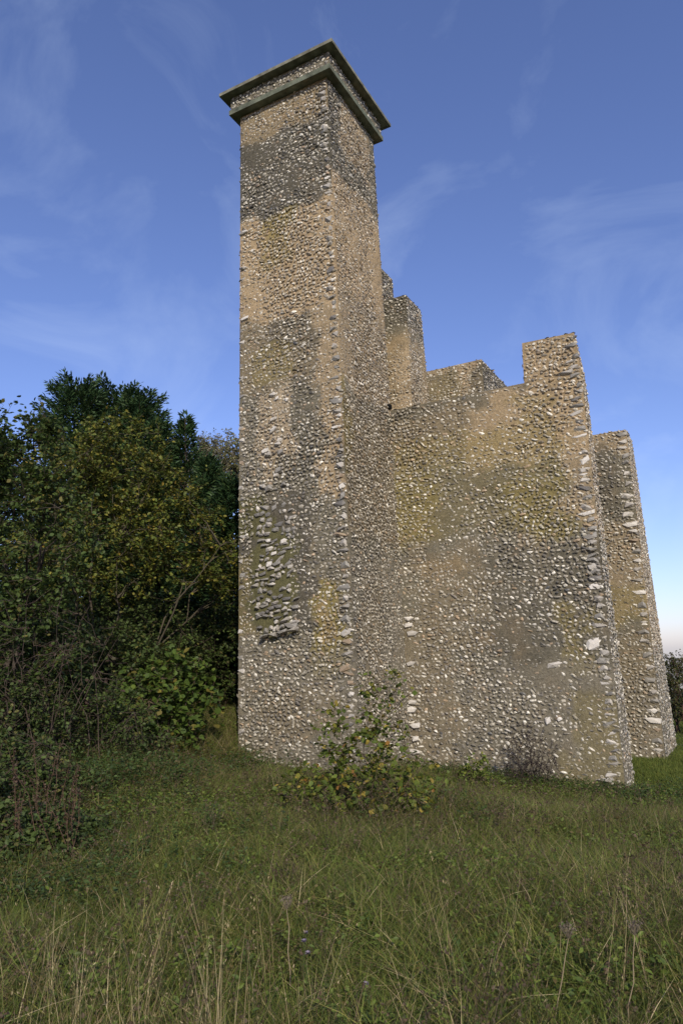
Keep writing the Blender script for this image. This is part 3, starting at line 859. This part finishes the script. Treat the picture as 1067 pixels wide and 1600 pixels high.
# ------------------------------------------------------------------ grass and meadow plants
def blade_clump(r, n, h, spread, lean, pal, pr, wid=.004, seg=3, curl=.5):
    a = r.uniform(0, 6.28, n); rad = spread * np.sqrt(r.random(n))
    p0 = np.stack([np.cos(a) * rad, np.sin(a) * rad, np.full(n, -.02)], 1)
    b = r.uniform(0, 6.28, n); H = h * r.uniform(.45, 1.15, n); L = H * lean * r.uniform(.1, 1.2, n)
    d = np.stack([np.cos(b), np.sin(b)], 1)
    s = np.stack([-np.sin(b + r.normal(0, .8, n)), np.cos(b)], 1); s /= np.linalg.norm(s, axis=1, keepdims=True)
    t = np.linspace(0, 1, seg + 1)
    X = np.zeros((n, seg + 1, 2, 3))
    for k in range(seg + 1):
        c = p0.copy(); c[:, :2] += d * (L * t[k] ** (1.4 + curl))[:, None]; c[:, 2] += H * (t[k] - .25 * curl * lean * t[k] ** 3)
        w = wid * (1 - t[k] ** 2 * .92) * .5
        X[:, k, 0] = c; X[:, k, 1] = c
        X[:, k, 0, :2] -= s * w; X[:, k, 1, :2] += s * w
    i = np.arange(n)[:, None] * (seg + 1) * 2 + np.arange(seg)[None] * 2
    F = np.stack([i, i + 1, i + 3, i + 2], -1).reshape(-1, 4)
    c = pal_pick(n, r, pal, pr)
    tt = np.repeat(t, 2)
    C = np.repeat(c, (seg + 1) * 2, 0).reshape(n, -1, 3)
    return X.reshape(-1, 3), F, C.reshape(-1, 3)

GREENS = [(.095, .130, .023), (.135, .164, .031), (.050, .080, .018), (.190, .180, .048)]
STRAW = [(.31, .25, .125), (.39, .32, .18), (.22, .165, .085), (.125, .09, .046)]
def herb(r, n, h, size, pal, pr):
    P = np.stack([r.normal(0, .08, n), r.normal(0, .08, n), r.uniform(.02, h, n)], 1)
    D = r.normal(0, 1, (n, 3)); D[:, 2] = r.normal(.1, .4, n)
    N = r.normal(0, .5, (n, 3)) + np.array((0, 0, 1.))
    return leaves(P, D, N, size * r.uniform(.6, 1.5, n), pal_pick(n, r, pal, pr), .72)

def seed_stem(r, n, h, pal):
    parts = [blade_clump(r, n, h, .06, .35, pal, [1] * len(pal), .0034, 5, .3)]
    # feathery heads on the stem tips
    X = parts[0][0].reshape(n, 6, 2, 3)[:, -1, 0]
    k = 4
    P = np.repeat(X, k, 0) + r.normal(0, .004, (n * k, 3)); P[:, 2] -= r.random(n * k) * .07
    D = r.normal(0, .35, (n * k, 3)); D[:, 2] += 1
    parts.append(leaves(P, D, r.normal(0, 1, (n * k, 3)), r.uniform(.010, .022, n * k), pal_pick(n * k, r, pal, [1] * len(pal)), .35))
    return join(parts)

CLUMPS = bpy.data.collections.new('grass_sources')
def src(name, VFC, mat=M_GRASS):
    o = bpy.data.objects.new(name, mesh_np(name, VFC[0], VFC[1], VFC[2], mat)); CLUMPS.objects.link(o); return o
KIND = []
for i in range(5):   # 0-4 green tussocks with dead blades
    src('grass_a%d' % i, blade_clump(R1(200 + i), 80, .19, .13, 1.7, GREENS + STRAW, [.27, .27, .14, .16, .03, .02, .05, .06], .0046, 3))
for i in range(3):   # 5-7 brown/straw tussocks
    src('grass_b%d' % i, blade_clump(R1(210 + i), 65, .23, .13, 1.5, STRAW + GREENS, [.08, .05, .15, .18, .18, .20, .06, .10], .0040, 4))
for i in range(2):   # 8-9 short turf
    src('grass_c%d' % i, blade_clump(R1(220 + i), 60, .10, .13, .8, GREENS, [.3, .4, .2, .1], .005, 2))
for i in range(3):   # 10-12 herbs
    src('grass_d%d' % i, herb(R1(230 + i), 40, .16, .026, [(.11, .15, .026), (.08, .115, .026), (.15, .18, .035), (.14, .11, .04)], [.4, .3, .2, .1]), M_LEAF)
for i in range(2):   # 17-18 dry knapweed like stalks with dark heads
    pass
for i in range(4):   # 13-16 tall flowering straw stems
    src('grass_e%d' % i, seed_stem(R1(240 + i), 7, .78, STRAW[:3]))

for i in range(3):   # grass_g: tall dark weeds
    src('grass_g%d' % i, herb(R1(260 + i), 60, .34, .036, [(.050, .080, .020), (.065, .098, .024), (.038, .060, .018), (.10, .085, .03)], [.4, .3, .2, .1]), M_LEAF)
def dry_herb(r, n=9, h=.34):
    ps, rr = [], []; T = []
    for q in range(n):
        e = np.array((r.normal(0, .12), r.normal(0, .12), h * r.uniform(.5, 1.1)))
        ps.append(curve((r.normal(0, .04), r.normal(0, .04), 0), e, r, 0, 4, .05)); rr.append(np.linspace(.0018, .0009, 4)); T.append(e)
    T = np.repeat(np.array(T), 7, 0) + r.normal(0, .010, (n * 7, 3))
    a = tubes(ps, rr, 3, (.10, .075, .045)); m = len(T)
    b = leaves(T, r.normal(0, 1, (m, 3)), r.normal(0, 1, (m, 3)), r.uniform(.010, .022, m), pal_pick(m, r, [(.075, .055, .032), (.12, .09, .05), (.10, .07, .045)], [1, 1, 1]), .9)
    return join([a, b])
for i in range(3):
    src('grass_f%d' % i, dry_herb(R1(250 + i)), M_LEAF)

def scatter(name, pts, idx, scl, lean, r, label=None):
    n = len(pts)
    me = bpy.data.meshes.new(name)
    me.vertices.add(n); me.vertices.foreach_set('co', np.asarray(pts, np.float32).ravel())
    rot = np.stack([r.normal(0, lean, n), r.normal(0, lean, n), r.uniform(0, 6.28, n)], 1).astype(np.float32)
    a = me.attributes.new('rot', 'FLOAT_VECTOR', 'POINT'); a.data.foreach_set('vector', rot.ravel())
    a = me.attributes.new('scl', 'FLOAT', 'POINT'); a.data.foreach_set('value', np.asarray(scl, np.float32))
    a = me.attributes.new('idx', 'INT', 'POINT'); a.data.foreach_set('value', np.asarray(idx, np.int32))
    o = link(name, me, kind='stuff', label=label)
    ng = bpy.data.node_groups.new(name + '_scatter', 'GeometryNodeTree')
    ng.interface.new_socket('Geometry', in_out='INPUT', socket_type='NodeSocketGeometry')
    ng.interface.new_socket('Geometry', in_out='OUTPUT', socket_type='NodeSocketGeometry')
    gi = ng.nodes.new('NodeGroupInput'); go = ng.nodes.new('NodeGroupOutput')
    ci = ng.nodes.new('GeometryNodeCollectionInfo'); ci.inputs['Collection'].default_value = CLUMPS
    ci.inputs['Separate Children'].default_value = True; ci.inputs['Reset Children'].default_value = True
    ip = ng.nodes.new('GeometryNodeInstanceOnPoints'); ip.inputs['Pick Instance'].default_value = True
    def attr(nm, ty):
        q = ng.nodes.new('GeometryNodeInputNamedAttribute'); q.data_type = ty; q.inputs['Name'].default_value = nm
        return q.outputs['Attribute']
    e2r = ng.nodes.new('FunctionNodeEulerToRotation')
    ng.links.new(gi.outputs[0], ip.inputs['Points']); ng.links.new(ci.outputs[0], ip.inputs['Instance'])
    ng.links.new(attr('idx', 'INT'), ip.inputs['Instance Index'])
    ng.links.new(attr('rot', 'FLOAT_VECTOR'), e2r.inputs[0]); ng.links.new(e2r.outputs[0], ip.inputs['Rotation'])
    ng.links.new(attr('scl', 'FLOAT'), ip.inputs['Scale'])
    ng.links.new(ip.outputs[0], go.inputs[0])
    md = o.modifiers.new('scatter', 'NODES'); md.node_group = ng
    return o

def inside_building(x, y):
    q = (x > -8.75) & (x < -6.0) & (y > 11.4) & (y < 13.9)
    q |= (x > -6.4) & (x < -2.05) & (y > 13.58) & (y < 14.8)
    q |= (x > -5.3) & (x < -1.82) & (y > 17.9) & (y < 20.9)
    q |= (x > -8.7) & (x < -4.7) & (y > 13.5) & (y < 18.7)
    return q

def sample(n, x0, x1, y0, y1, r):
    return r.uniform(x0, x1, n), r.uniform(y0, y1, n)

r = R1(300)
xs, ys = sample(150000, -16, 6, 1.2, 34, r)
d = np.hypot(xs, ys)
keep = r.random(len(xs)) < np.clip(1.0 - (d - 9) / 16, .16, 1.0)
keep &= ~inside_building(xs, ys)
fwd = xs * -.47 + ys * .86; side = xs * .873 + ys * .487
keep &= (fwd > 1.5) & (np.abs(side) < fwd * .62 + 1.6)
xs, ys = xs[keep], ys[keep]
Q = np.stack([xs, ys, 0 * xs], 1)
pn = vnoise(Q, .55, 91, 3); pn2 = vnoise(Q, 1.3, 95, 2)
n = len(xs); u = r.random(n)
idx = r.integers(0, 5, n)
brown = u < np.clip((pn - .40) * 2.8, .10, .64)
idx = np.where(brown, r.integers(5, 8, n), idx)
herbs = (r.random(n) < np.clip((pn2 - .40) * 2.2, .10, .55)) & ~brown
idx = np.where(herbs, r.integers(10, 13, n), idx)
dry = (r.random(n) < .045)
idx = np.where(dry & ~herbs, r.integers(17, 20, n), idx)
tuft = (np.hypot(xs + 9.4, ys - 11.6) < 1.5) & (r.random(n) < .7)
idx = np.where(tuft, r.integers(5, 8, n), idx)
# mown turf round to the right and against the tower foot
mown = ((xs > -1.9) & (ys > 12.0 + (xs + 1.9) * -.6)) | ((ys > 14.3) & (xs > -6))
foot = ((xs > -8.6) & (xs < -6.2) & (ys > 10.5) & (ys < 11.5)) | ((xs > -6.2) & (xs < -1.6) & (ys > 12.7) & (ys < 13.7))
idx = np.where(mown | (foot & (r.random(n) < .75)), r.integers(8, 10, n), idx)
scl = r.uniform(.6, 1.25, n) * (0.65 + .8 * pn) * np.where(tuft, 1.7, 1.0)
pts = np.stack([xs, ys, gz(xs, ys)], 1)
scatter('meadow_grass', pts, idx, scl, .28, r)

# tall straw stems, thick in the foreground
r = R1(301)
xs, ys = sample(5000, -9, 4, 1.8, 12.5, r)
Q = np.stack([xs, ys, 0 * xs], 1); pn = vnoise(Q, .8, 111, 2)
d = np.hypot(xs, ys); side = xs * .873 + ys * .487
k = (r.random(len(xs)) < np.clip((pn - .42) * 3.0, .06, 1) * np.clip(1.0 - (d - 3.2) / 1.5, .008, 1) * np.where(side < .2, 1.6, .3)) & ~inside_building(xs, ys) & (d > 2.6)
xs, ys = xs[k], ys[k]
scatter('straw_stems', np.stack([xs, ys, gz(xs, ys)], 1), r.integers(13, 17, len(xs)), r.uniform(.40, .85, len(xs)), .26, r)

# low weeds along the foot of the walls and under the scrub
r = R1(302)
def weeds_pts(n):
    P = []
    for (x0, x1, y0, y1, m) in [(-6.0, -2.6, 12.3, 13.4, 420), (-4.4, -1.5, 11.9, 13.3, 800), (-2.0, -.9, 12.6, 14.6, 90), (-6.3, -3.3, 8.0, 11.6, 260), (-8.6, -6.2, 10.7, 11.35, 60), (-8.5, -5.4, 4.0, 9.5, 1100), (-11.5, -7.2, 6.0, 10.5, 1500), (-13.5, -8.8, 9.5, 15.5, 1100)]:
        P.append(np.stack([r.uniform(x0, x1, m), r.uniform(y0, y1, m)], 1))
    return np.concatenate(P)
P2 = weeds_pts(0); k = ~inside_building(P2[:, 0], P2[:, 1]); P2 = P2[k]
scatter('low_weeds', np.stack([P2[:, 0], P2[:, 1], gz(P2[:, 0], P2[:, 1])], 1), r.integers(10, 13, len(P2)), np.where(P2[:, 0] > -6.8, r.uniform(.7, 1.55, len(P2)), r.uniform(.7, 1.5, len(P2))), .15, r)

# dark weeds: the fringe of the scrub fading into the meadow, the foot of the spur, round the sapling
r = R1(303)
xs, ys = sample(30000, -13, -3, 3.2, 13, r)
ang = np.arctan2(-xs, ys); d = np.hypot(xs, ys)
pn = vnoise(np.stack([xs, ys, 0 * xs], 1), .9, 121, 3)
k = (r.random(len(xs)) < np.clip((ang - .62 + (pn - .5) * .35) / .25, 0, 1) * .16) & (d > 5.2) & ~inside_building(xs, ys)
A_ = [np.stack([xs[k], ys[k]], 1), np.stack([r.uniform(-4.2, -1.7, 320), r.uniform(12.5, 13.5, 320)], 1), np.stack([r.uniform(-2.0, -1.2, 60), r.uniform(12.4, 14.4, 60)], 1),
      np.stack([r.normal(-4.0, .75, 170), r.normal(7.75, .55, 170)], 1), np.stack([r.uniform(-6.0, -4.2, 160), r.uniform(12.6, 13.5, 160)], 1)]
P3 = np.concatenate(A_); P3 = P3[~inside_building(P3[:, 0], P3[:, 1])]
scatter('dark_weeds', np.stack([P3[:, 0], P3[:, 1], gz(P3[:, 0], P3[:, 1])], 1), r.integers(20, 23, len(P3)), np.where(P3[:, 0] > -6.4, r.uniform(.4, .95, len(P3)), r.uniform(.6, 1.4, len(P3))), .15, r)

# red brown dock stems on the left
for i, (x, y, h) in enumerate([(-5.1, 4.3, .95), (-5.3, 4.15, 1.0), (-4.95, 4.4, .8), (-5.45, 4.5, 1.05)]):
    r = R1(400 + i)
    root = empty('dock_plant', on(x, y), 'tall dead rust brown dock stalk in the weeds at the left', 'plant', 'dead dock stalks at the left')
    for q in range(4):
        e = np.array((r.normal(0, .18), r.normal(0, .18), h * r.uniform(.75, 1.05)))
        c = curve((r.normal(0, .03), r.normal(0, .03), -.03), e, r, 0, 6, .02)
        V, F, C = tubes([c], [np.linspace(.005, .0016, 6)], 5, (.085, .055, .036))
        st_ = link('stem', mesh_np('stem', V, F, C, M_BARK, True), root)
        n = 55; t = r.uniform(.45, 1, n); ii = np.clip((t * 5).astype(int), 0, 4); fr = (t * 5 - ii)[:, None]
        LP = c[ii] * (1 - fr) + c[ii + 1] * fr + r.normal(0, .010, (n, 3))
        V, F, C = leaves(LP, r.normal(0, 1, (n, 3)), r.normal(0, 1, (n, 3)), r.uniform(.010, .024, n), pal_pick(n, r, [(.080, .048, .030), (.06, .038, .026)], [1, 1]), 1.1)
        hd = link('seed_head', mesh_np('seed_head', V, F, C, M_LEAF), st_)

# dead umbellifers standing in the grass
for i, (lb, x, y, h) in enumerate([
    ('dead pale umbel stalk left of centre in the foreground grass', -2.20, 3.34, .46),
    ('dead pale umbel stalk with bristly head at the right of the foreground grass', -.67, 3.64, .44),
    ('dead umbel stalk in the foreground grass between the two paler ones', -.98, 3.57, .40)]):
    r = R1(420 + i)
    root = empty('dead_umbel', on(x, y), lb, 'plant', 'dead umbel stalks in the meadow')
    top = np.array((r.normal(.03, .04), r.normal(0, .04), h))
    ps = [curve((0, 0, -.03), top, r, 0, 6, .012)]; rr = [np.linspace(.0034, .002, 6)]
    V, F, C = tubes(ps, rr, 6, (.24, .19, .12)); link('stalk', mesh_np('stalk', V, F, C, M_BARK, True), root)
    ps, rr = [], []; tips = []
    for q in range(22):
        a = q * 2.4; e = top + np.array((math.cos(a) * .034 * math.sqrt(q / 22), math.sin(a) * .034 * math.sqrt(q / 22), .05 + r.normal(0, .006)))
        ps.append(curve(top, e, r, -.1, 3, .02)); rr.append(np.array((.0012, .001, .0008))); tips.append(e)
    tips = np.repeat(np.array(tips), 4, 0) + r.normal(0, .004, (88, 3))
    a = tubes(ps, rr, 4, (.17, .14, .10))
    b = leaves(tips, r.normal(0, 1, (88, 3)), r.normal(0, 1, (88, 3)), .009, pal_pick(88, r, [(.16, .13, .095), (.11, .09, .07)], [1, 1]), 1.0)
    V, F, C = join([a, b]); link('seed_head', mesh_np('seed_head', V, F, C, M_BARK), root)
# scabious flowers
for i, (x, y, h) in enumerate([(-2.10, 3.28, .33), (-2.06, 3.25, .29), (-2.12, 3.33, .35), (-1.72, 3.2, .22)]):
    r = R1(440 + i)
    root = empty('scabious_flower', on(x, y), 'small pale violet scabious flower in the foreground grass', 'flower', 'violet flowers in the meadow')
    V, F, C = tubes([curve((0, 0, -.02), (.02, 0, h), r, 0, 5, .02)], [np.full(5, .0014)], 5, (.06, .08, .03))
    link('stem', mesh_np('stem', V, F, C, M_BARK, True), root)
    n = 34; a = r.uniform(0, 6.28, n); D = np.stack([np.cos(a), np.sin(a), r.uniform(.1, 1.2, n)], 1)
    V, F, C = leaves(np.tile([[.02, 0, h]], (n, 1)), D, np.tile([[0, 0, 1.]], (n, 1)), r.uniform(.010, .018, n), pal_pick(n, r, [(.20, .17, .22), (.26, .22, .28)], [1, 1]), 1.0)
    link('petals', mesh_np('petals', V, F, C, M_LEAF), root)
print('flints', len(FLINTS), 'tris', sum(len(o.data.loops) - 2 * len(o.data.polygons) for o in COL.objects if o.type == 'MESH'))
